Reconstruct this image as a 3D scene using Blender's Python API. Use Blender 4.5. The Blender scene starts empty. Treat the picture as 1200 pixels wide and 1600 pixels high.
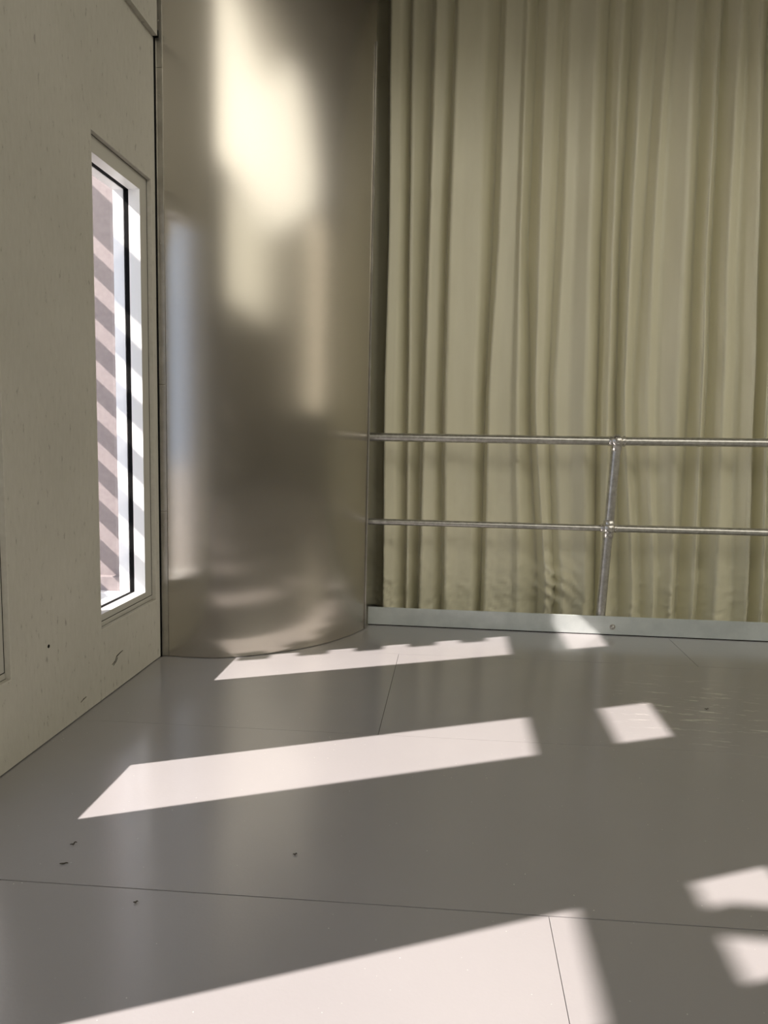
import bpy, bmesh, math, random
from mathutils import Vector, Matrix, noise
random.seed(7)
S = bpy.context.scene
COL = S.collection

# ---------------------------------------------------------------- camera
F_PX = 1111.9
PITCH, ROLL, YAW = 0.10986, 0.02286, 0.09614
CAM_H = 1.07
cam_d = bpy.data.cameras.new('camera')
cam_d.sensor_fit = 'VERTICAL'
cam_d.sensor_height = 24.0
cam_d.lens = 24.0 * F_PX / 1600.0
cam_d.clip_start = 0.02
cam = bpy.data.objects.new('camera', cam_d)
COL.objects.link(cam)
_sy, _cy = math.sin(YAW), math.cos(YAW)
fwd0 = Vector((-_sy, _cy, 0)); right0 = Vector((_cy, _sy, 0)); z0 = Vector((0, 0, 1))
fwd = fwd0 * math.cos(PITCH) - z0 * math.sin(PITCH)
upv = z0 * math.cos(PITCH) + fwd0 * math.sin(PITCH)
rightv = right0 * math.cos(ROLL) + upv * math.sin(ROLL)
upv = upv * math.cos(ROLL) - right0 * math.sin(ROLL)
M = Matrix((rightv, upv, -fwd)).transposed().to_4x4()
M.translation = Vector((0, 0, CAM_H))
cam.matrix_world = M
S.camera = cam

# ---------------------------------------------------------------- exposure, sky, sun
S.view_settings.view_transform = 'Standard'
S.view_settings.look = 'None'
S.view_settings.gamma = 1.0
S.view_settings.use_curve_mapping = False
S.view_settings.exposure = 0.0
S.cycles.blur_glossy = 0.15

K = 0.9                                # drop of the sun per metre of x
TA = 0.452                             # dy per dx of the sun's azimuth
SUN_E = 16.4
W = bpy.data.worlds.new('sky'); S.world = W; W.use_nodes = True
bg = W.node_tree.nodes['Background']
bg.inputs[0].default_value = (0.62, 0.74, 1.0, 1)
bg.inputs[1].default_value = 2.5
sun_d = bpy.data.lights.new('sun', 'SUN'); sun_d.energy = SUN_E; sun_d.angle = math.radians(0.6)
sun_d.color = (1.0, 0.885, 0.815)
sun = bpy.data.objects.new('sun', sun_d); COL.objects.link(sun)
sun.rotation_euler = Vector((1, TA, -K)).to_track_quat('-Z', 'Y').to_euler()
sun.location = (-6, -3, 7)
REAR_GLOW_E = 3.1  # strengths of the added, unseen glowing panes
STRIP_GLOW_E = 8.0
SIDE_GLOW_E = 2.6
LOW_GLOW_E = 2.0

# ---------------------------------------------------------------- materials
def mat(name, color=(0.5, 0.5, 0.5), rough=0.5, metal=0.0, spec=0.5):
    m = bpy.data.materials.new(name); m.use_nodes = True
    b = m.node_tree.nodes['Principled BSDF']
    b.inputs['Base Color'].default_value = (*color, 1)
    b.inputs['Roughness'].default_value = rough
    b.inputs['Metallic'].default_value = metal
    b.inputs['Specular IOR Level'].default_value = spec
    return m, m.node_tree, b

def N(nt, kind, **kw):
    n = nt.nodes.new(kind)
    for k, v in kw.items():
        if k.startswith('i_'):
            n.inputs[k[2:].replace('_', ' ')].default_value = v
        else:
            setattr(n, k, v)
    return n

def ramp(nt, stops):
    r = nt.nodes.new('ShaderNodeValToRGB')
    el = r.color_ramp.elements
    while len(el) < len(stops): el.new(0.5)
    for e, (p, c) in zip(el, stops):
        e.position = p; e.color = (*c, 1) if len(c) == 3 else c
    return r

def objcoord(nt, scale):
    tc = nt.nodes.new('ShaderNodeTexCoord')
    mp = nt.nodes.new('ShaderNodeMapping'); mp.inputs['Scale'].default_value = scale
    nt.links.new(tc.outputs['Object'], mp.inputs['Vector'])
    return mp.outputs['Vector']

def noise_tex(nt, scale, vec, detail=4, rough=0.5):
    n = nt.nodes.new('ShaderNodeTexNoise')
    n.inputs['Scale'].default_value = scale; n.inputs['Detail'].default_value = detail
    n.inputs['Roughness'].default_value = rough
    nt.links.new(vec, n.inputs['Vector'])
    return n.outputs['Fac']

def bump(nt, b, height, strength, dist):
    n = nt.nodes.new('ShaderNodeBump'); n.inputs['Strength'].default_value = strength
    n.inputs['Distance'].default_value = dist
    nt.links.new(height, n.inputs['Height'])
    nt.links.new(n.outputs['Normal'], b.inputs['Normal'])

def noisy(name, c1, c2, scale, stretch=(1, 1, 1), rough=0.5, metal=0.0, bstr=0.2, bdist=0.001, spec=0.5, detail=5, lo=0.35, hi=0.65):
    m, nt, b = mat(name, c1, rough, metal, spec)
    v = objcoord(nt, stretch)
    f = noise_tex(nt, scale, v, detail)
    r = ramp(nt, [(lo, c1), (hi, c2)])
    nt.links.new(f, r.inputs[0]); nt.links.new(r.outputs[0], b.inputs['Base Color'])
    if bstr: bump(nt, b, f, bstr, bdist)
    return m

# painted floor: satin grey-pink paint with faint scuffs, specks and roller texture
def floor_mat():
    m, nt, b = mat('floor_paint', (0.62, 0.59, 0.57), 0.22, 0, 0.7)
    v = objcoord(nt, (1, 1, 1))
    f1 = noise_tex(nt, 1.3, v, 5)
    r1 = ramp(nt, [(0.3, (0.345, 0.333, 0.342)), (0.7, (0.375, 0.363, 0.372))])
    nt.links.new(f1, r1.inputs[0])
    # tiny white specks
    vo = nt.nodes.new('ShaderNodeTexVoronoi'); vo.inputs['Scale'].default_value = 34
    nt.links.new(v, vo.inputs['Vector'])
    r2 = ramp(nt, [(0.035, (1, 1, 1)), (0.05, (0, 0, 0))]); nt.links.new(vo.outputs['Distance'], r2.inputs[0])
    msk = noise_tex(nt, 3.5, v, 3); r3 = ramp(nt, [(0.42, (0, 0, 0)), (0.6, (0.9, 0.9, 0.9))]); nt.links.new(msk, r3.inputs[0])
    mul = N(nt, 'ShaderNodeMath', operation='MULTIPLY'); nt.links.new(r2.outputs[0], mul.inputs[0]); nt.links.new(r3.outputs[0], mul.inputs[1])
    mx = N(nt, 'ShaderNodeMix', data_type='RGBA'); nt.links.new(mul.outputs[0], mx.inputs[0])
    nt.links.new(r1.outputs[0], mx.inputs[6]); mx.inputs[7].default_value = (0.8, 0.78, 0.76, 1)
    # chalky scuffs in one worn area on the right
    tc = nt.nodes.new('ShaderNodeTexCoord')
    sub = N(nt, 'ShaderNodeVectorMath', operation='DISTANCE'); sub.inputs[1].default_value = (1.02, 2.85, 0)
    nt.links.new(tc.outputs['Object'], sub.inputs[0])
    rr = ramp(nt, [(0.05, (1, 1, 1)), (0.45, (0, 0, 0))]); nt.links.new(sub.outputs['Value'], rr.inputs[0])
    vs = objcoord(nt, (3, 14, 1)); fs = noise_tex(nt, 2.2, vs, 6, 0.7)
    rs = ramp(nt, [(0.56, (0, 0, 0)), (0.66, (0.9, 0.9, 0.9))]); nt.links.new(fs, rs.inputs[0])
    m2 = N(nt, 'ShaderNodeMath', operation='MULTIPLY'); nt.links.new(rr.outputs[0], m2.inputs[0]); nt.links.new(rs.outputs[0], m2.inputs[1])
    mx2 = N(nt, 'ShaderNodeMix', data_type='RGBA'); nt.links.new(m2.outputs[0], mx2.inputs[0])
    nt.links.new(mx.outputs[2], mx2.inputs[6]); mx2.inputs[7].default_value = (0.75, 0.73, 0.7, 1)
    nt.links.new(mx2.outputs[2], b.inputs['Base Color'])
    fr = noise_tex(nt, 6, v, 5); mr = N(nt, 'ShaderNodeMapRange'); mr.inputs['To Min'].default_value = 0.17; mr.inputs['To Max'].default_value = 0.30
    nt.links.new(fr, mr.inputs[0]); nt.links.new(mr.outputs[0], b.inputs['Roughness'])
    b.inputs['Coat Weight'].default_value = 0.5; b.inputs['Coat Roughness'].default_value = 0.14; b.inputs['Coat IOR'].default_value = 1.5
    fb = noise_tex(nt, 130, v, 2); bump(nt, b, fb, 0.10, 0.002)
    return m

def wall_mat():
    m, nt, b = mat('wall_board', (0.4, 0.38, 0.32), 0.75, 0, 0.25)
    v = objcoord(nt, (1, 1, 0.35))
    f = noise_tex(nt, 55, v, 4, 0.6)
    r = ramp(nt, [(0.30, (0.36, 0.345, 0.30)), (0.36, (0.54, 0.525, 0.465)), (0.75, (0.58, 0.565, 0.505))])
    nt.links.new(f, r.inputs[0])
    f2 = noise_tex(nt, 2.0, objcoord(nt, (1, 1, 1)), 4)
    r2 = ramp(nt, [(0.3, (0.90, 0.90, 0.89)), (0.7, (1.0, 1.0, 1.0))]); nt.links.new(f2, r2.inputs[0])
    mx = N(nt, 'ShaderNodeMix', data_type='RGBA', blend_type='MULTIPLY'); mx.inputs[0].default_value = 1
    nt.links.new(r.outputs[0], mx.inputs[6]); nt.links.new(r2.outputs[0], mx.inputs[7])
    nt.links.new(mx.outputs[2], b.inputs['Base Color'])
    fb = noise_tex(nt, 90, v, 6, 0.65); bump(nt, b, fb, 0.35, 0.003)
    return m

def steel_mat():
    m, nt, b = mat('brushed_steel', (0.55, 0.515, 0.455), 0.26, 0.90)
    v = objcoord(nt, (160, 160, 0.6))
    f = noise_tex(nt, 2.0, v, 4)
    mr = N(nt, 'ShaderNodeMapRange'); mr.inputs['To Min'].default_value = 0.19; mr.inputs['To Max'].default_value = 0.23
    nt.links.new(f, mr.inputs[0]); nt.links.new(mr.outputs[0], b.inputs['Roughness'])
    b.inputs['Anisotropic'].default_value = 1.0
    g = nt.nodes.new('ShaderNodeNewGeometry')
    cr = N(nt, 'ShaderNodeVectorMath', operation='CROSS_PRODUCT'); cr.inputs[1].default_value = (0, 0, 1)
    nt.links.new(g.outputs['True Normal'], cr.inputs[0]); nt.links.new(cr.outputs[0], b.inputs['Tangent'])
    return m

def galv_mat(name, c1, c2, rough, scale, metal=0.9):
    m, nt, b = mat(name, c1, rough, metal)
    v = objcoord(nt, (1, 1, 1)); f = noise_tex(nt, scale, v, 6, 0.6)
    r = ramp(nt, [(0.35, c1), (0.65, c2)]); nt.links.new(f, r.inputs[0]); nt.links.new(r.outputs[0], b.inputs['Base Color'])
    mr = N(nt, 'ShaderNodeMapRange'); mr.inputs['To Min'].default_value = rough - 0.1; mr.inputs['To Max'].default_value = rough + 0.12
    nt.links.new(f, mr.inputs[0]); nt.links.new(mr.outputs[0], b.inputs['Roughness'])
    bump(nt, b, f, 0.15, 0.001)
    return m

def curtain_mat():
    m, nt, b = mat('curtain_fabric', (0.60, 0.575, 0.44), 0.42, 0, 0.4)
    b.inputs['Sheen Weight'].default_value = 0.15
    v = objcoord(nt, (1, 1, 0.15)); f = noise_tex(nt, 14, v, 4)
    r = ramp(nt, [(0.3, (0.76, 0.73, 0.55)), (0.7, (0.81, 0.78, 0.60))]); nt.links.new(f, r.inputs[0]); nt.links.new(r.outputs[0], b.inputs['Base Color'])
    fb = noise_tex(nt, 700, objcoord(nt, (1, 1, 1)), 2); bump(nt, b, fb, 0.05, 0.0008)
    return m

def glass_mat():
    m = bpy.data.materials.new('window_glass'); m.use_nodes = True; nt = m.node_tree; nt.nodes.clear()
    o = nt.nodes.new('ShaderNodeOutputMaterial'); t = nt.nodes.new('ShaderNodeBsdfTransparent'); t.inputs[0].default_value = (0.86, 0.865, 0.865, 1)
    g = nt.nodes.new('ShaderNodeBsdfGlossy'); g.inputs['Roughness'].default_value = 0.02
    lw = nt.nodes.new('ShaderNodeLayerWeight')
    pw = N(nt, 'ShaderNodeMath', operation='POWER'); pw.inputs[1].default_value = 5; nt.links.new(lw.outputs['Facing'], pw.inputs[0])
    ma = N(nt, 'ShaderNodeMath', operation='MULTIPLY_ADD'); ma.inputs[1].default_value = .9; ma.inputs[2].default_value = .03; nt.links.new(pw.outputs[0], ma.inputs[0])
    mx = nt.nodes.new('ShaderNodeMixShader'); nt.links.new(ma.outputs[0], mx.inputs[0]); nt.links.new(t.outputs[0], mx.inputs[1]); nt.links.new(g.outputs[0], mx.inputs[2])
    nt.links.new(mx.outputs[0], o.inputs[0]); return m

def glow_mat(name, color, strength):
    m = bpy.data.materials.new(name); m.use_nodes = True; nt = m.node_tree; nt.nodes.clear()
    o = nt.nodes.new('ShaderNodeOutputMaterial'); e = nt.nodes.new('ShaderNodeEmission')
    e.inputs[0].default_value = (*color, 1); e.inputs[1].default_value = strength
    nt.links.new(e.outputs[0], o.inputs[0]); return m

M_floor = floor_mat(); M_wall = wall_mat(); M_steel = steel_mat(); M_curt = curtain_mat(); M_glass = glass_mat()
M_rail = galv_mat('galvanised_tube', (0.50, 0.49, 0.46), (0.68, 0.67, 0.64), 0.34, 45)
M_kerb = galv_mat('galvanised_plate', (0.60, 0.65, 0.65), (0.70, 0.75, 0.745), 0.42, 9, .4)
M_cast = galv_mat('cast_fitting', (0.60, 0.585, 0.56), (0.72, 0.70, 0.67), 0.27, 20)
M_trim = galv_mat('trim_metal', (0.42, 0.40, 0.36), (0.55, 0.53, 0.48), 0.38, 12)
M_frame = mat('frame_paint', (0.88, 0.88, 0.87), 0.35)[0]
M_frame_shade = mat('shaded_frame_face', (0.50, 0.49, 0.44), 0.45)[0]  # darker copy of the frame paint, shade put into the colour
M_black = mat('black_gap', (0.006, 0.006, 0.006), 0.8, 0, 0.1)[0]
M_ext = noisy('exterior_render', (0.28, 0.243, 0.246), (0.32, 0.28, 0.28), 30, rough=0.85, bstr=0.1)
M_slat = noisy('slat_paint', (0.5, 0.5, 0.5), (0.56, 0.56, 0.55), 8, rough=0.6)
M_ground = noisy('terrace_paving', (0.42, 0.40, 0.38), (0.50, 0.48, 0.46), 3, rough=0.8)
M_ceil = noisy('ceiling_board', (0.20, 0.185, 0.15), (0.24, 0.225, 0.18), 3, rough=0.85)
M_room = noisy('room_board', (0.34, 0.325, 0.28), (0.40, 0.385, 0.33), 3, rough=0.8)
M_seam = mat('seam_dark', (0.05, 0.045, 0.04), 0.8)[0]
M_scrap = mat('scrap_dark', (0.07, 0.06, 0.05), 0.7)[0]
M_caulk = noisy('reveal_plaster', (0.52, 0.50, 0.44), (0.57, 0.55, 0.49), 40, rough=0.8, bstr=0.4, bdist=0.003)

# ---------------------------------------------------------------- mesh helpers
def obj(name, bm, m, parent=None, smooth=False, loc=None):
    me = bpy.data.meshes.new(name); bm.normal_update(); bm.to_mesh(me); bm.free()
    if isinstance(m, (list, tuple)):
        for q in m: me.materials.append(q)
    else: me.materials.append(m)
    if smooth:
        for p in me.polygons: p.use_smooth = True
    o = bpy.data.objects.new(name, me); COL.objects.link(o)
    if parent is not None: o.parent = parent
    return o

def thing(name, label, cat, loc=(0, 0, 0), group=None):
    o = bpy.data.objects.new(name, None); COL.objects.link(o); o.location = loc
    o['label'] = label; o['category'] = cat
    if group: o['group'] = group
    return o

def tag(o, label, cat, group=None):
    o['label'] = label; o['category'] = cat
    if group: o['group'] = group
    return o

def structure(o):
    o['kind'] = 'structure'; return o

def box(bm, x0, x1, y0, y1, z0, z1, mi=0, bev=0.0):
    tmp = bmesh.new()
    r = bmesh.ops.create_cube(tmp, size=1)
    for v in tmp.verts:
        v.co = Vector((x0 + (v.co.x + .5) * (x1 - x0), y0 + (v.co.y + .5) * (y1 - y0), z0 + (v.co.z + .5) * (z1 - z0)))
    if bev: bmesh.ops.bevel(tmp, geom=tmp.edges[:], offset=bev, segments=2, affect='EDGES', profile=0.5)
    bmesh.ops.recalc_face_normals(tmp, faces=tmp.faces[:])
    vm = {v: bm.verts.new(v.co) for v in tmp.verts}
    for f in tmp.faces:
        nf = bm.faces.new([vm[v] for v in f.verts]); nf.material_index = mi
    tmp.free()

def tube(bm, pts, radii, n=24, cap=True):
    rings = []
    pts = [Vector(p) for p in pts]
    for i, p in enumerate(pts):
        a = pts[max(0, i - 1)]; b = pts[min(len(pts) - 1, i + 1)]
        d = (b - a).normalized()
        u = d.cross(Vector((0, 0, 1)))
        if u.length < 1e-3: u = d.cross(Vector((0, 1, 0)))
        u.normalize(); w = d.cross(u)
        r = radii[i] if isinstance(radii, (list, tuple)) else radii
        rings.append([bm.verts.new(p + (u * math.cos(2 * math.pi * k / n) + w * math.sin(2 * math.pi * k / n)) * r) for k in range(n)])
    for a, b in zip(rings, rings[1:]):
        for k in range(n):
            f = bm.faces.new((a[k], a[(k + 1) % n], b[(k + 1) % n], b[k])); f.smooth = True
    if cap:
        bm.faces.new([bm.verts.new(v.co) for v in rings[0][::-1]]); bm.faces.new([bm.verts.new(v.co) for v in rings[-1]])
    bmesh.ops.recalc_face_normals(bm, faces=bm.faces[:])

def sphere(bm, c, r, sx=1, sy=1, sz=1, u=28, v=18):
    mtx = Matrix.Translation(Vector(c)) @ Matrix.Diagonal((sx, sy, sz, 1))
    res = bmesh.ops.create_uvsphere(bm, u_segments=u, v_segments=v, radius=r, matrix=mtx)
    for vv in res['verts']:
        for f in vv.link_faces: f.smooth = True

XW = -1.345       # inner face of the left wall
CEIL = 8.5
YR = -5.0         # rear wall
XR = 9.0          # right wall
SLAB_Y, SLAB_Z = 2.6, 3.5   # added shading slab: front edge and underside
TOP = SLAB_Z - .001
KY = lambda x: 3.882 + (x + 0.45) * 0.0204     # front face of the kick plate

# ---------------------------------------------------------------- floor: boards with open joints
bm = bmesh.new()
G = 0.0016
rows = [(-4.95, -1.35), (-1.35, 0.58), (0.58, 1.515), (1.515, 2.435), (2.435, 3.385), (3.385, 4.4)]
joints = {0: [-0.2, 1.9], 1: [0.9], 2: [0.246, 2.7, 5.1], 3: [1.46, 3.9], 4: [-0.237, 2.2], 5: [1.19, 3.6]}
SK = 0.030
def skew(x, y): return y + x * SK
for i, (ya, yb) in enumerate(rows):
    xs = [XW - 0.02] + joints[i] + [XR + 0.1]
    for xa, xb in zip(xs, xs[1:]):
        a, b_ = xa + .0008, xb - .0008
        vs = []
        ga, gb = (G if i in (3,) else .0007), (G if i in (2,) else .0007)
        for (x, y) in ((a, ya + ga), (b_, ya + ga), (b_, yb - gb), (a, yb - gb)):
            yy = skew(x, y)
            vs.append((x, yy))
        bot = [bm.verts.new((x, y, -0.018)) for x, y in vs]; top = [bm.verts.new((x, y, 0)) for x, y in vs]
        bm.faces.new(top); bm.faces.new(bot[::-1])
        for k in range(4): bm.faces.new((bot[k], bot[(k + 1) % 4], top[(k + 1) % 4], top[k]))
box(bm, XW - 0.1, XR + 0.15, -5.2, 5.3, -0.06, -0.0185, mi=1)
box(bm, XW - 0.1, XR + 0.15, 4.53, 5.3, -0.0185, 0.0)
structure(obj('floor', bm, [M_floor, M_seam]))

# ---------------------------------------------------------------- left wall with tall narrow windows
XO = -1.475
WZ0, WZ1 = 0.285, 2.14
PITCHW = 1.1165
wins = [(2.585 - PITCHW * i, 3.10 - PITCHW * i + (.032 if i else 0)) for i in range(7)]
bm = bmesh.new()
ys = [4.6]
for (a, b_) in wins:
    ys += [b_, a]
ys.append(YR - 0.1)
for i in range(0, len(ys), 2):          # piers
    box(bm, XO, XW, ys[i + 1], ys[i], WZ0, WZ1)
box(bm, XO, XW, YR - 0.1, 4.6, 0.004, WZ0)
box(bm, XO, XW, YR - 0.1, 4.6, WZ1, 2.738)
box(bm, XO, XW + 0.022, YR - 0.1, 3.132, 2.738, CEIL + 0.05)
box(bm, XO, XW, 3.132, 4.6, 2.738, CEIL + 0.05)
wall_left = structure(obj('wall_left', bm, M_wall))
# dark shadow gap at the wall's foot and by the trim
bm = bmesh.new(); box(bm, XO - 0.005, XW - 0.004, YR, 4.59, -0.001, 0.006); obj('foot_gap', bm, M_black, wall_left)
bm = bmesh.new(); box(bm, XW - 0.001, XW + 0.0215, 3.1325, 3.1475, 2.738, 2.765); obj('batten_gap', bm, M_black, wall_left)
bm = bmesh.new(); box(bm, XW - 0.001, XW + 0.004, 3.142, 3.162, 0.0, TOP); obj('corner_gap', bm, M_black, wall_left)
# small screw hole and a scrape in the board
bm = bmesh.new(); tube(bm, [(XW - 0.004, 2.224, 0.328), (XW + 0.0008, 2.224, 0.328)], 0.0065, 9); obj('screw_hole', bm, M_black, wall_left)
def scrape(name, pts, w):
    bm = bmesh.new()
    prev = None
    for i, (y, z) in enumerate(pts):
        h = w * math.sin(math.pi * (i + 0.3) / (len(pts) - 0.4)) + 0.0004
        v = [bm.verts.new((XW + 0.0006, y, z - h)), bm.verts.new((XW + 0.0025, y, z)), bm.verts.new((XW + 0.0006, y, z + h))]
        if prev:
            bm.faces.new((prev[0], v[0], v[1], prev[1])); bm.faces.new((prev[1], v[1], v[2], prev[2]))
        prev = v
    return obj(name, bm, M_scrap, wall_left)
scrape('gouge', [(2.665, 0.118), (2.69, 0.124), (2.705, 0.140), (2.735, 0.146), (2.76, .149)], 0.003)
scrape('gouge', [(2.675, 0.112), (2.70, 0.121), (2.712, 0.134)], 0.0015)
scrape('gouge', [(2.42, 0.055), (2.44, 0.060), (2.46, 0.062)], 0.002)

# plaster lips round the reveals
def ring(bm, x0, x1, yo0, yo1, zo0, zo1, yi0, yi1, zi0, zi1, mi=0, bev=0.0):
    box(bm, x0, x1, yo0, yi0, zo0, zo1, mi, bev)
    box(bm, x0, x1, yi1, yo1, zo0, zo1, mi, bev)
    box(bm, x0, x1, yi0, yi1, zo0, zi0, mi, bev)
    box(bm, x0, x1, yi0, yi1, zi1, zo1, mi, bev)

for i, (a, b_) in enumerate(wins):
    w = bpy.data.objects.new('window_%d' % (i + 1), None); COL.objects.link(w); w.location = (XW, (a + b_) / 2, WZ0)
    structure(w)
    off = Vector((-XW, -(a + b_) / 2, -WZ0))
    def put(name, bm, m):
        bmesh.ops.translate(bm, verts=bm.verts[:], vec=off)
        return obj(name, bm, m, w)
    yi0, yi1 = a + 0.036, b_ - (.102 if i else .07)
    zi0, zi1 = 0.334, 2.076
    bm = bmesh.new()
    ring(bm, -1.415, -1.365, a + .003, b_ - .003, WZ0 + .022, WZ1 - .003, yi0, yi1, zi0, zi1)
    bm.normal_update()
    for f in bm.faces:
        if f.normal.x > .9: f.material_index = 1  # room-side faces take the darkened frame colour
    put('window_frame', bm, [M_frame, M_frame_shade])
    bm = bmesh.new(); box(bm, -1.415, -1.362, a + .003, b_ - .003, WZ0 + .001, WZ0 + .0205, bev=.0012); put('bottom_bead', bm, M_frame_shade)
    bm = bmesh.new(); ring(bm, -1.372, -1.3635, a + .0005, b_ - .0005, WZ0 + .0203, WZ1 - .0005, a + .0032, b_ - .0032, WZ0 + .0225, WZ1 - .0032); box(bm, -1.372, -1.3605, a + .001, b_ - .001, WZ0 + .0002, WZ0 + .002)
    put('shadow_gap', bm, M_black)
    bm = bmesh.new(); ring(bm, -1.438, -1.4155, yi0 - .02, yi1 + .02, zi0 - .02, zi1 + .02, yi0 - .001, yi1 + .001, zi0 - .001, zi1 + .001)
    put('gasket', bm, M_black)
    bm = bmesh.new(); ring(bm, -1.485, -1.4385, a + .002, b_ - .002, WZ0 + .002, WZ1 - .002, a + .068, yi1, zi0, zi1)
    put('outer_frame', bm, M_frame)
    bm = bmesh.new(); box(bm, -1.431, -1.425, yi0 - .01, yi1 + .01, zi0 - .01, zi1 + .01); put('glass_pane', bm, M_glass)
    bm = bmesh.new()       # plaster reveal skim, 2.5 mm proud of the board edge
    ring(bm, -1.364, XW + .0008, a - .001, b_ + .003, WZ0 - .004, WZ1 + .001, a + .002, b_ - .002, WZ0 + .0015, WZ1 - .002, bev=.0007)
    put('reveal', bm, M_caulk)

# ---------------------------------------------------------------- remaining shell
def rel(bm, o): bmesh.ops.translate(bm, verts=bm.verts[:], vec=-o.location); return bm
# rear wall with an unseen glowing high window added for the panel highlight
HX0, HX1, HZ0, HZ1 = 0.6, 8.9, 5.2, 8.3
LX0, LZ0, LZ1 = 2.6, 3.2, 5.1
bm = bmesh.new()
box(bm, XO, XR + .1, YR - .12, YR, 0, LZ0); box(bm, XO, LX0, YR - .12, YR, LZ0, HZ0); box(bm, HX1, XR + .1, YR - .12, YR, LZ0, HZ0); box(bm, LX0, HX1, YR - .12, YR, LZ1, HZ0); box(bm, XO, XR + .1, YR - .12, YR, HZ1, CEIL)
box(bm, XO, HX0, YR - .12, YR, HZ0, HZ1); box(bm, HX1, XR + .1, YR - .12, YR, HZ0, HZ1)
structure(obj('wall_rear', bm, M_room))
w = structure(bpy.data.objects.new('window_8', None)); COL.objects.link(w); w.location = (HX0, YR, HZ0)
bm = bmesh.new()
box(bm, HX0 + .001, HX1 - .001, YR - .08, YR - .03, HZ0 + .001, HZ0 + .06); box(bm, HX0 + .001, HX1 - .001, YR - .08, YR - .03, HZ1 - .06, HZ1 - .001)
for k in range(9):
    x = HX0 + .001 + (HX1 - HX0 - .052) * k / 8; box(bm, x, x + .05, YR - .08, YR - .03, HZ0 + .06, HZ1 - .06)
obj('window_frame', rel(bm, w), M_frame, w)
M_rear_glow = glow_mat('added_rear_glow', (1.0, 0.945, 0.83), REAR_GLOW_E)
bm = bmesh.new(); box(bm, HX0 + .04, HX1 - .04, YR - .10, YR - .09, HZ0 + .04, HZ1 - .04); obj('added_glow_pane', rel(bm, w), M_rear_glow, w)
w = structure(bpy.data.objects.new('window_11', None)); COL.objects.link(w); w.location = (LX0, YR, LZ0)  # lower glowing band, unseen, added for curtain light and panel midtones
bm = bmesh.new()
box(bm, LX0 + .001, HX1 - .001, YR - .08, YR - .03, LZ0 + .001, LZ0 + .06); box(bm, LX0 + .001, HX1 - .001, YR - .08, YR - .03, LZ1 - .06, LZ1 - .001)
for k in range(8):
    x = LX0 + .001 + (HX1 - LX0 - .052) * k / 7; box(bm, x, x + .05, YR - .08, YR - .03, LZ0 + .06, LZ1 - .06)
obj('window_frame', rel(bm, w), M_frame, w)
bm = bmesh.new(); box(bm, LX0 + .04, HX1 - .04, YR - .10, YR - .09, LZ0 + .04, LZ1 - .04); obj('added_glow_pane', rel(bm, w), glow_mat('added_low_glow', (1.0, 0.94, 0.78), LOW_GLOW_E), w)
# right wall: unseen glowing windows, added for the panel's glow and warm streak
RWY0, RWY1, RWZ0, RWZ1 = -4.9, 1.2, 5.05, 8.3
SY0, SY1, SZ0, SZ1 = 1.5, 2.05, 1.4, 5.0
bm = bmesh.new()
box(bm, XR, XR + .12, YR, RWY0, 0, CEIL); box(bm, XR, XR + .12, RWY1, 4.6, SZ1, CEIL); box(bm, XR, XR + .12, SY1, 4.6, 0, SZ1)
box(bm, XR, XR + .12, RWY0, RWY1, RWZ1, CEIL); box(bm, XR, XR + .12, RWY0, RWY1, SZ1, RWZ0)
box(bm, XR, XR + .12, RWY0, SY0, 0, SZ1); box(bm, XR, XR + .12, SY0, SY1, 0, SZ0)
structure(obj('wall_right', bm, M_room))
for nm, (ya, yb, za, zb), mm in (('window_9', (RWY0, RWY1, RWZ0, RWZ1), glow_mat('added_side_glow', (1.0, 0.95, 0.84), SIDE_GLOW_E)), ('window_10', (SY0, SY1, SZ0, SZ1), glow_mat('added_strip_glow', (1.0, 0.88, 0.70), STRIP_GLOW_E))):
    w = structure(bpy.data.objects.new(nm, None)); COL.objects.link(w); w.location = (XR, ya, za)
    bm = bmesh.new(); ring(bm, XR + .03, XR + .08, ya + .001, yb - .001, za + .001, zb - .001, ya + .05, yb - .05, za + .05, zb - .05); obj('window_frame', rel(bm, w), M_frame, w)
    bm = bmesh.new(); box(bm, XR + .081, XR + .09, ya + .04, yb - .04, za + .04, zb - .04); obj('added_glow_pane', rel(bm, w), mm, w)
bm = bmesh.new(); box(bm, XO, XR + .1, 4.60, 4.70, 0, CEIL); structure(obj('wall_back', bm, M_room))
bm = bmesh.new(); box(bm, XO, XR + .12, YR - .12, 5.4, CEIL, CEIL + .15); structure(obj('ceiling', bm, M_ceil))
# unseen slab, added over the curtain and panel to shade the curtain top
bm = bmesh.new(); box(bm, XW + .001, XR - .001, SLAB_Y, 4.598, SLAB_Z, SLAB_Z + .3); structure(obj('shade_slab', bm, M_ceil))

# ---------------------------------------------------------------- curved metal panel
KN_S = (0, .17, .30, .45, .6, .75, .9, 1.05, 1.2)
KN_A = (-.07, -.03, .35, .53, .66, .80, .99, 1.13, 1.30)
def knot(s):
    s = min(max(s, 0), 1.1999); i = max(k for k in range(8) if KN_S[k] <= s)
    t = (s - KN_S[i]) / (KN_S[i + 1] - KN_S[i]); return KN_A[i] + (KN_A[i + 1] - KN_A[i]) * t
def turn(s): return sum(knot(s + d * .015) for d in range(-4, 5)) / 9
def panel_curve(n=96, Smax=1.193, s0=0.024, off=0.0):
    out = []; x, y = XW, 3.160; h = 0.001; s = 0; nxt = s0
    pts = []
    while s <= Smax:
        a = turn(s)
        pts.append((s, x, y, a)); x += math.cos(a) * h; y += math.sin(a) * h; s += h
    for k in range(n + 1):
        ss = s0 + (Smax - s0) * k / n
        p = pts[min(len(pts) - 1, int(ss / h))]
        out.append((p[1] - math.sin(p[3]) * off, p[2] + math.cos(p[3]) * off, p[3]))
    return out
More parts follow.
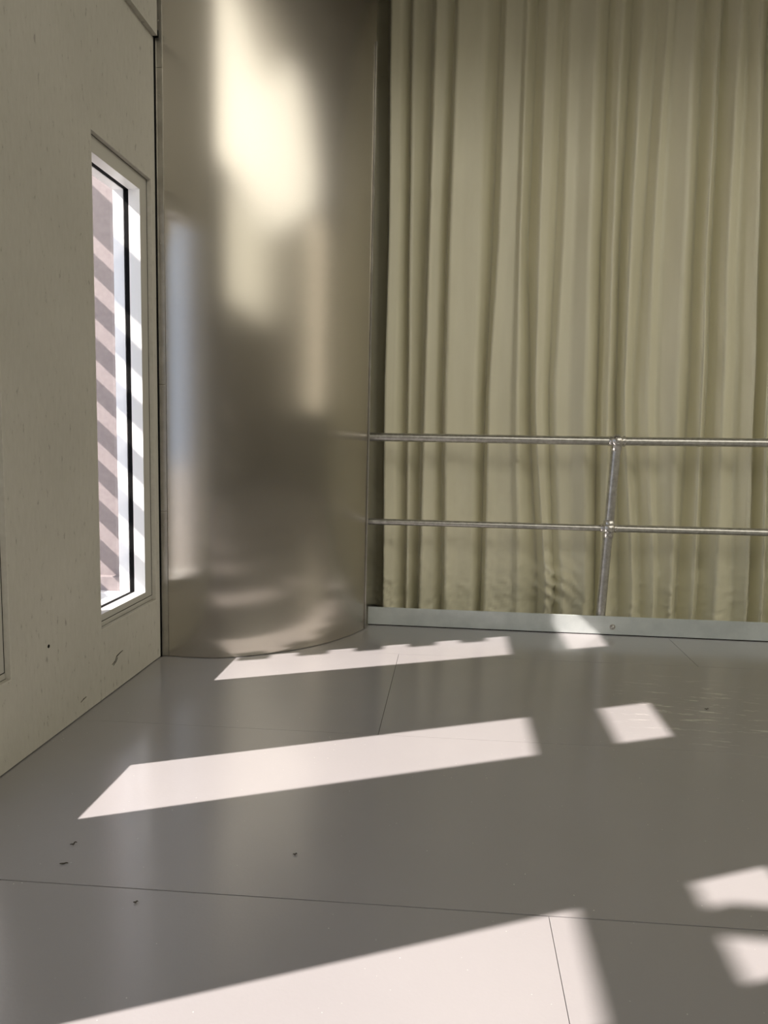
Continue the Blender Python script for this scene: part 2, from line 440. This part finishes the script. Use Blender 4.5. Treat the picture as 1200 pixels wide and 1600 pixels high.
panel = thing('metal_panel', 'tall curved brushed stainless steel panel wrapping the corner between window wall and curtain', 'metal panel', (-1.0, 3.3, 0))
bm = bmesh.new()
A = panel_curve(); B = panel_curve(off=0.0015)
zs = [0.003 + (TOP - 0.006) * k / 8 for k in range(9)]
fr = [[bm.verts.new((x, y, z)) for (x, y, a) in A] for z in zs]
bk = [[bm.verts.new((x, y, z)) for (x, y, a) in B] for z in zs]
bk_set = {v for r in bk for v in r}
for g in (fr, bk):
    for r0, r1 in zip(g, g[1:]):
        for k in range(len(r0) - 1):
            f = bm.faces.new((r0[k], r0[k + 1], r1[k + 1], r1[k])); f.smooth = True
for k in range(len(A) - 1):
    for g, h in ((fr[0], bk[0]), (fr[-1], bk[-1])):
        bm.faces.new([bm.verts.new(v.co) for v in (g[k], h[k], h[k + 1], g[k + 1])])
bmesh.ops.reverse_faces(bm, faces=[f for f in bm.faces if f.verts[0] in bk_set])
rel(bm, panel); obj('sheet', bm, M_steel, panel)
# folded bright edge strip on the free end
ex, ey, ea = A[-1]
bm = bmesh.new()
prof = [(-.002, -.014), (.0045, -.014), (.0045, .012), (-.02, .030), (-.022, .028), (.001, .011), (.001, -.012), (-.002, -.012)]
EZ = 3.03
lo = [bm.verts.new((ex + px_, ey + py_ + .002, .002)) for px_, py_ in prof]; hi = [bm.verts.new((ex + px_, ey + py_ + .002, EZ)) for px_, py_ in prof]
for k in range(len(prof)): bm.faces.new((lo[k], lo[(k + 1) % 8], hi[(k + 1) % 8], hi[k]))
bm.faces.new(lo[::-1]); bm.faces.new(hi); bmesh.ops.recalc_face_normals(bm, faces=bm.faces[:])
rel(bm, panel); edge = obj('edge_strip', bm, M_trim, panel)
for z in (0.55, 1.18, 1.8, 2.3, 2.72):
    bm = bmesh.new(); sphere(bm, (ex + .0045, ey - .006, z), .0028, u=10, v=6); rel(bm, panel); obj('rivet', bm, M_trim, panel)

# trim in the corner between board wall and panel
trim = structure(bpy.data.objects.new('trim_1', None)); COL.objects.link(trim); trim.location = (XW, 3.15, 0)
for (za, zb) in ((0.003, 0.690), (0.6915, 1.268), (1.2695, 2.62), (2.6215, TOP)):
    bm = bmesh.new(); box(bm, XW + .005, XW + .034, 3.1540, 3.1562, za, zb, bev=.0005); box(bm, XW + .005, XW + .007, 3.150, 3.1539, za, zb)
    obj('angle_strip', rel(bm, trim), M_trim, trim)
for z in (0.12, 0.625, 1.25, 1.885, 2.508, 2.811, 3.3):
    bm = bmesh.new(); sphere(bm, (XW + .016, 3.1540, z), .0042, sy=.5, u=14, v=8); obj('rivet', rel(bm, trim), M_trim, trim)

# ---------------------------------------------------------------- kick plate
kick = thing('kick_plate', 'long flat galvanised steel kick plate along the floor below the curtain', 'kick plate', (0.7, 3.9, 0))
def kplate(bm, x0, x1, d0, d1, z0, z1a, z1b):
    v = []
    for x in (x0, x1):
        zt = z1a if x == x0 else z1b
        for (d, z) in ((d0, z0), (d1, z0), (d1, zt), (d0, zt)): v.append(bm.verts.new((x, KY(x) + d, z)))
    for q in ((0, 1, 2, 3), (7, 6, 5, 4), (0, 4, 5, 1), (1, 5, 6, 2), (2, 6, 7, 3), (3, 7, 4, 0)): bm.faces.new([v[i] for i in q])
    bmesh.ops.recalc_face_normals(bm, faces=bm.faces[:])
bm = bmesh.new(); kplate(bm, -0.452, XR - .01, 0, .008, .004, .103, .112)
bmesh.ops.bevel(bm, geom=bm.edges[:], offset=.0015, segments=2, affect='EDGES')
rel(bm, kick); obj('plate', bm, M_kerb, kick)
bm = bmesh.new(); kplate(bm, -0.45, XR - .01, .001, .007, .0, .0039, .0039); rel(bm, kick); obj('foot_gap', bm, M_black, kick)
def bolt(x, z):
    bm = bmesh.new(); y = KY(x)
    tube(bm, [(x, y, z), (x, y - .002, z)], .0155, 24)
    tube(bm, [(x, y - .002, z), (x, y - .007, z)], [.010, .0095], 20)
    sphere(bm, (x, y - .006, z), .0092, sy=.55, u=18, v=10)
    bm.normal_update(); rel(bm, kick); obj('bolt', bm, M_rail, kick)
bolt(0.893, .046); bolt(2.75, .046)
bm = bmesh.new()

# ---------------------------------------------------------------- guard rail
rail = thing('guard_rail', 'galvanised tube guard rail with two horizontal bars and a post before the curtain', 'guard rail', (0.84, 3.93, 0))
RYf = lambda x: KY(x) + 0.034
def zrail(x, p0, p1): return p0 + (p1 - p0) * (x + 0.447) / 2.08
def rtube(name, x0, x1, r, z0, z1, nn=14):
    pts = []
    for k in range(nn + 1):
        x = x0 + (x1 - x0) * k / nn
        pts.append((x, RYf(x), z0 + (z1 - z0) * k / nn))
    bm = bmesh.new(); tube(bm, pts, r, 28); rel(bm, rail); return obj(name, bm, M_rail, rail)
pt = Vector((0.866, RYf(.866), 1.0575)); pm = Vector((0.849, RYf(.849), 0.5855)); pb = Vector((0.829, RYf(.829), 0.012))
rtube('top_rail', -0.60, pt.x, .0235, 1.049, pt.z); rtube('top_rail', pt.x, 8.5, .0235, pt.z, 1.15)
rtube('middle_rail', -0.60, pm.x, .0175, 0.580, pm.z); rtube('middle_rail', pm.x, 8.5, .0205, pm.z, 0.63)
bm = bmesh.new(); tube(bm, [pb, pm, pt], .0255, 28); rel(bm, rail); obj('post', bm, M_rail, rail)
bm = bmesh.new(); box(bm, pb.x - .045, pb.x + .045, pb.y - .022, pb.y + .06, .0, .010, bev=.002); rel(bm, rail); obj('base_plate', bm, M_rail, rail)
for (p, r, rr) in ((pt, .0385, .0235), (pm, .037, .019)):
    bm = bmesh.new(); sphere(bm, p, r)
    dz = (pt - pb).normalized()
    tube(bm, [p - dz * .052, p - dz * .050, p - dz * .02], [.0262, .0295, .0295], 28)
    if p is pm: tube(bm, [p + dz * .02, p + dz * .043, p + dz * .045], [.0295, .0295, .0262], 28)
    for s in (-1, 1):
        tube(bm, [p + Vector((s * .02, 0, 0)), p + Vector((s * .042, 0, 0)), p + Vector((s * .044, 0, 0))], [rr + .0045, rr + .0045, rr + .001], 28)
    rel(bm, rail); obj('ball_fitting', bm, M_cast, rail)

# ---------------------------------------------------------------- curtain
def world_x(px, py, yplane=4.1):
    d = fwd * F_PX + rightv * (px - 600) + upv * (800 - py)
    t = yplane / d.y
    return d.x * t, CAM_H + d.z * t
rowsy = (30, 360, 600, 940)
# fold lines: picture columns of each crease at four heights, and how far back it lies
F = [(560, 560, 558, 556, .17), (585, 583, 580, 578, .20), (603, 601, 596, 594, .17), (611, 608, 601, 598, .03), (625, 622, 617, 612, .05), (641, 637, 634, 630, .12), (645, 640, 638, 634, .05),
     (675, 667, 660, 651, .13), (681, 671, 664, 655, .03), (698, 686, 680, 675, .05), (710, 699, 692, 689, .10), (715, 703, 696, 694, .02), (735, 725, 722, 716, .04),
     (756, 751, 743, 736, .05), (784, 772, 761, 752, .13), (790, 780, 765, 757, .04), (806, 796, 780, 775, .05), (818, 808, 800, 800, .055), (824, 813, 808, 809, .03), (842, 829, 832, 843, .12),
     (855, 844, 837, 852, .03), (870, 856, 848, 860, .05), (884, 872, 862, 868, .09), (892, 882, 868, 878, .04), (912, 900, 893, 898, .055), (934, 923, 917, 914, .02), (957, 948, 942, 937, .12),
     (965, 953, 946, 941, .06), (972, 960, 952, 948, .03), (994, 979, 972, 976, .12), (1005, 988, 978, 990, .03), (1034, 1014, 996, 1008, .09), (1045, 1024, 1015, 1024, .03),
     (1060, 1042, 1034, 1036, .07), (1088, 1075, 1061, 1051, .02), (1110, 1099, 1091, 1070, .12), (1127, 1109, 1102, 1087, .03), (1139, 1128, 1119, 1104, .11),
     (1148, 1134, 1127, 1112, .07), (1160, 1141, 1134, 1121, .02), (1180, 1166, 1162, 1157, .08), (1192, 1189, 1183, 1172, .02), (1214, 1206, 1199, 1189, .12), (1224, 1216, 1208, 1198, .03)]
lines = []
for f in F:
    xs = [world_x(f[i], rowsy[i])[0] for i in range(4)]
    lines.append((xs, f[4]))
zrow = [world_x(800, yy)[1] for yy in rowsy]     # high to low
xx = lines[-1][0][1]
dd = [.05, .12, .03, .06, .13, .02]
k = 0
base = lines[-1][0]
acc = 0
while xx + acc < 8.6:
    acc += random.uniform(.045, .085)
    k += 1
    lines.append(([b_ + acc for b_ in base], dd[k % 6] + random.uniform(-.01, .01)))
def line_x(xs, z):
    if z >= zrow[0]: return xs[0] + (xs[0] - xs[1]) / (zrow[0] - zrow[1]) * (z - zrow[0]) * .5
    for i in range(3):
        if z >= zrow[i + 1]:
            t = (zrow[i] - z) / (zrow[i] - zrow[i + 1]); t2 = t * t * (3 - 2 * t) * .5 + t * .5
            return xs[i] + (xs[i + 1] - xs[i]) * t2
    return xs[3]
def gauss(a, s): return math.exp(-a * a / (2 * s * s))
SUB = 5
zlist = [0.002 + (3.3 - .002) * i / 230 for i in range(231)] + [3.3 + (TOP - .003 - 3.3) * i / 4 for i in range(1, 5)]
# little diagonal creases: (x, z, dx, dz, height, width)
creases = []
for (p0, p1, h) in (((727, 285), (744, 336), .010), ((641, 302), (651, 330), .008), ((673, 285), (680, 318), .008), ((705, 305), (709, 318), .006), ((845, 565), (838, 640), .010), ((800, 700), (835, 770), .006), ((880, 760), (905, 840), .006), ((920, 850), (932, 950), .008), ((790, 880), (800, 955), .008)):
    a = world_x(*p0); b_ = world_x(*p1); creases.append((a, b_, h))
cx_b, cz_b = world_x(868, 915)
def wrinkle(x, z):
    d = 0.0
    low = max(0.0, 1 - z / .55)
    d += .0022 * noise.noise(Vector((x * 9, z * 2.2, 3.1)))
    if z < 1.25:
        m = min(1, (1.25 - z) / .5)
        n1 = noise.noise(Vector((x * 11 + z * 5, z * 9 - x * 4, 7.7)))
        d += m * .003 * (1 - abs(n1) * 3)
        n2 = noise.noise(Vector((x * 26 - z * 15, z * 22 + x * 14, 1.7)))
        d += m * (.002 + .012 * low) * (1 - abs(n2) * 2.5)
    for (a, b_, h) in creases:
        ax, az = a; bx, bz = b_
        L2 = (bx - ax) ** 2 + (bz - az) ** 2
        t = ((x - ax) * (bx - ax) + (z - az) * (bz - az)) / L2
        if -.2 < t < 1.2:
            q = abs((x - ax) * (bz - az) - (z - az) * (bx - ax)) / math.sqrt(L2)
            if q < .03: d -= h * .7 * gauss(q, .006) * max(0, math.sin(math.pi * min(1, max(0, (t + .2) / 1.4))))
    # fabric bunched up behind the plate left of the post
    if abs(x - cx_b) < .3 and z < .5:
        g = gauss(x - cx_b, .085) * gauss(z - cz_b, .10)
        u = (x - cx_b) * .8 + (z - cz_b - .06)
        d -= .07 * g
        d -= .024 * g * math.sin(u * 75 + 2.5 * noise.noise(Vector((x * 8, z * 8, 0))))
    # faint packing crease right across
    zc = 2.125 + .012 * noise.noise(Vector((x * 3, 0, 9)))
    d -= .0016 * gauss(z - zc, .006)
    return d
bm = bmesh.new()
grid = []
for z in zlist:
    pts = [(line_x(xs, z), dp) for xs, dp in lines]
    for i in range(1, len(pts)):
        if pts[i][0] < pts[i - 1][0] + .002: pts[i] = (pts[i - 1][0] + .002, pts[i][1])
    row = []
    tight = 1.0 if z < 2.4 else max(.62, 1 - (z - 2.4) * .35)
    for i in range(len(pts) - 1):
        (xa, da), (xb, db) = pts[i], pts[i + 1]
        for s in range(SUB):
            t = s / SUB; e = t * t * (3 - 2 * t) * .3 + t * .7
            x = xa + (xb - xa) * t; d = da + (db - da) * e
            y = KY(x) + .185 + d * 1.35 * tight + wrinkle(x, z)
            y = max(y, RYf(x) + .08 if z < 1.2 else y)
            row.append(bm.verts.new((x, y, z)))
    grid.append(row)
for r0, r1 in zip(grid, grid[1:]):
    for a in range(len(r0) - 1):
        f = bm.faces.new((r0[a], r0[a + 1], r1[a + 1], r1[a])); f.smooth = True
cur = obj('curtain', bm, M_curt)
sol = cur.modifiers.new('thick', 'SOLIDIFY'); sol.thickness = .0012; sol.offset = 1
tag(cur, 'floor-length pale olive satin curtain hanging in narrow folds behind the tube rail', 'curtain')

# ---------------------------------------------------------------- outside, seen through the window
bm = bmesh.new(); box(bm, -14, XO - .002, -12, 9, -.08, .05); structure(obj('terrace_ground', bm, M_ground))
bm = bmesh.new(); box(bm, -4.2, XO - .012, 4.0, 4.12, .05, 4.6); ew = tag(obj('outdoor_wall', bm, M_ext), 'mauve outdoor wall striped by slat shadows, seen through the tall window', 'wall')
bm = bmesh.new(); box(bm, -4.2, XO - .012, 3.955, 3.999, .05, .195, bev=.004); obj('plinth', bm, M_ext, ew)
bm = bmesh.new(); box(bm, -4.2, XO - .012, 3.90, 3.954, .05, .11, bev=.004); obj('ledge', bm, M_frame, ew)
XS = -2.6
scr = thing('slat_screen', 'outdoor pergola screen of horizontal slats casting stripes on the tall window', 'screen', (XS, 3.2, .05))
for k in range(-5, 5):
    zc = 1.988 + .2345 * (k - 2)
    if zc > 2.6 or zc < .15: continue
    bm = bmesh.new(); box(bm, XS - .01, XS + .01, 2.41, 3.985, zc - .056, zc + .056, bev=.002); rel(bm, scr); obj('slat', bm, M_slat, scr)
bm = bmesh.new(); box(bm, XS - .06, XS - .011, 2.70, 2.76, .05, 2.66); rel(bm, scr); obj('upright', bm, M_slat, scr)
bm = bmesh.new(); box(bm, XS - .05, XS, -8, 3.985, 2.660, 2.895, bev=.003); rel(bm, scr); obj('beam', bm, M_slat, scr)
for y in (1.75, -2.7, -7.1):
    bm = bmesh.new(); box(bm, XS - .06, XS, y - .04, y + .04, .05, 2.659); rel(bm, scr); obj('post', bm, M_slat, scr)
for y in (.048, -2.952, -5.952, 3.048):
    bm = bmesh.new(); box(bm, -2.64, -1.9, y, y + .08, 2.897, 2.985); rel(bm, scr); obj('rafter', bm, M_slat, scr)

# ---------------------------------------------------------------- scraps on the floor
def fpt(px, py):
    d = fwd * F_PX + rightv * (px - 600) + upv * (800 - py)
    t = -CAM_H / d.z
    return d.x * t, d.y * t
def scrap(px, py, ln, ang, label, curl=.5):
    x, y = fpt(px, py)
    bm = bmesh.new(); pts = []
    for i in range(9):
        t = i / 8 - .5
        u = t * ln; v = math.sin(t * 6) * ln * .15 * curl
        pts.append((x + u * math.cos(ang) - v * math.sin(ang), y + u * math.sin(ang) + v * math.cos(ang), .0016 + .0025 * abs(math.sin(t * 5)) * curl))
    tube(bm, pts, [.0006 + .0011 * math.sin(math.pi * (i + .5) / 9) for i in range(9)], 8)
    o = obj('debris_scrap', bm, M_scrap); tag(o, label, 'debris', 'dark scraps on the floor'); return o
scrap(115, 1320, .016, .6, 'small curled dark scrap on the grey floor left of the nearest sun patch', 1.5)
scrap(100, 1350, .020, .2, 'thin dark fibre on the grey floor just above the long floor seam', .4)
scrap(461, 1336, .010, .1, 'tiny dark crumb on the shaded grey floor below the middle sun patch', 1)
scrap(1104, 1109, .016, -.2, 'curled dark scrap on the floor right of the small square sun patch', 1.5)
scrap(212, 1411, .010, .3, 'tiny dark scrap on the floor just below the long floor seam', 1)
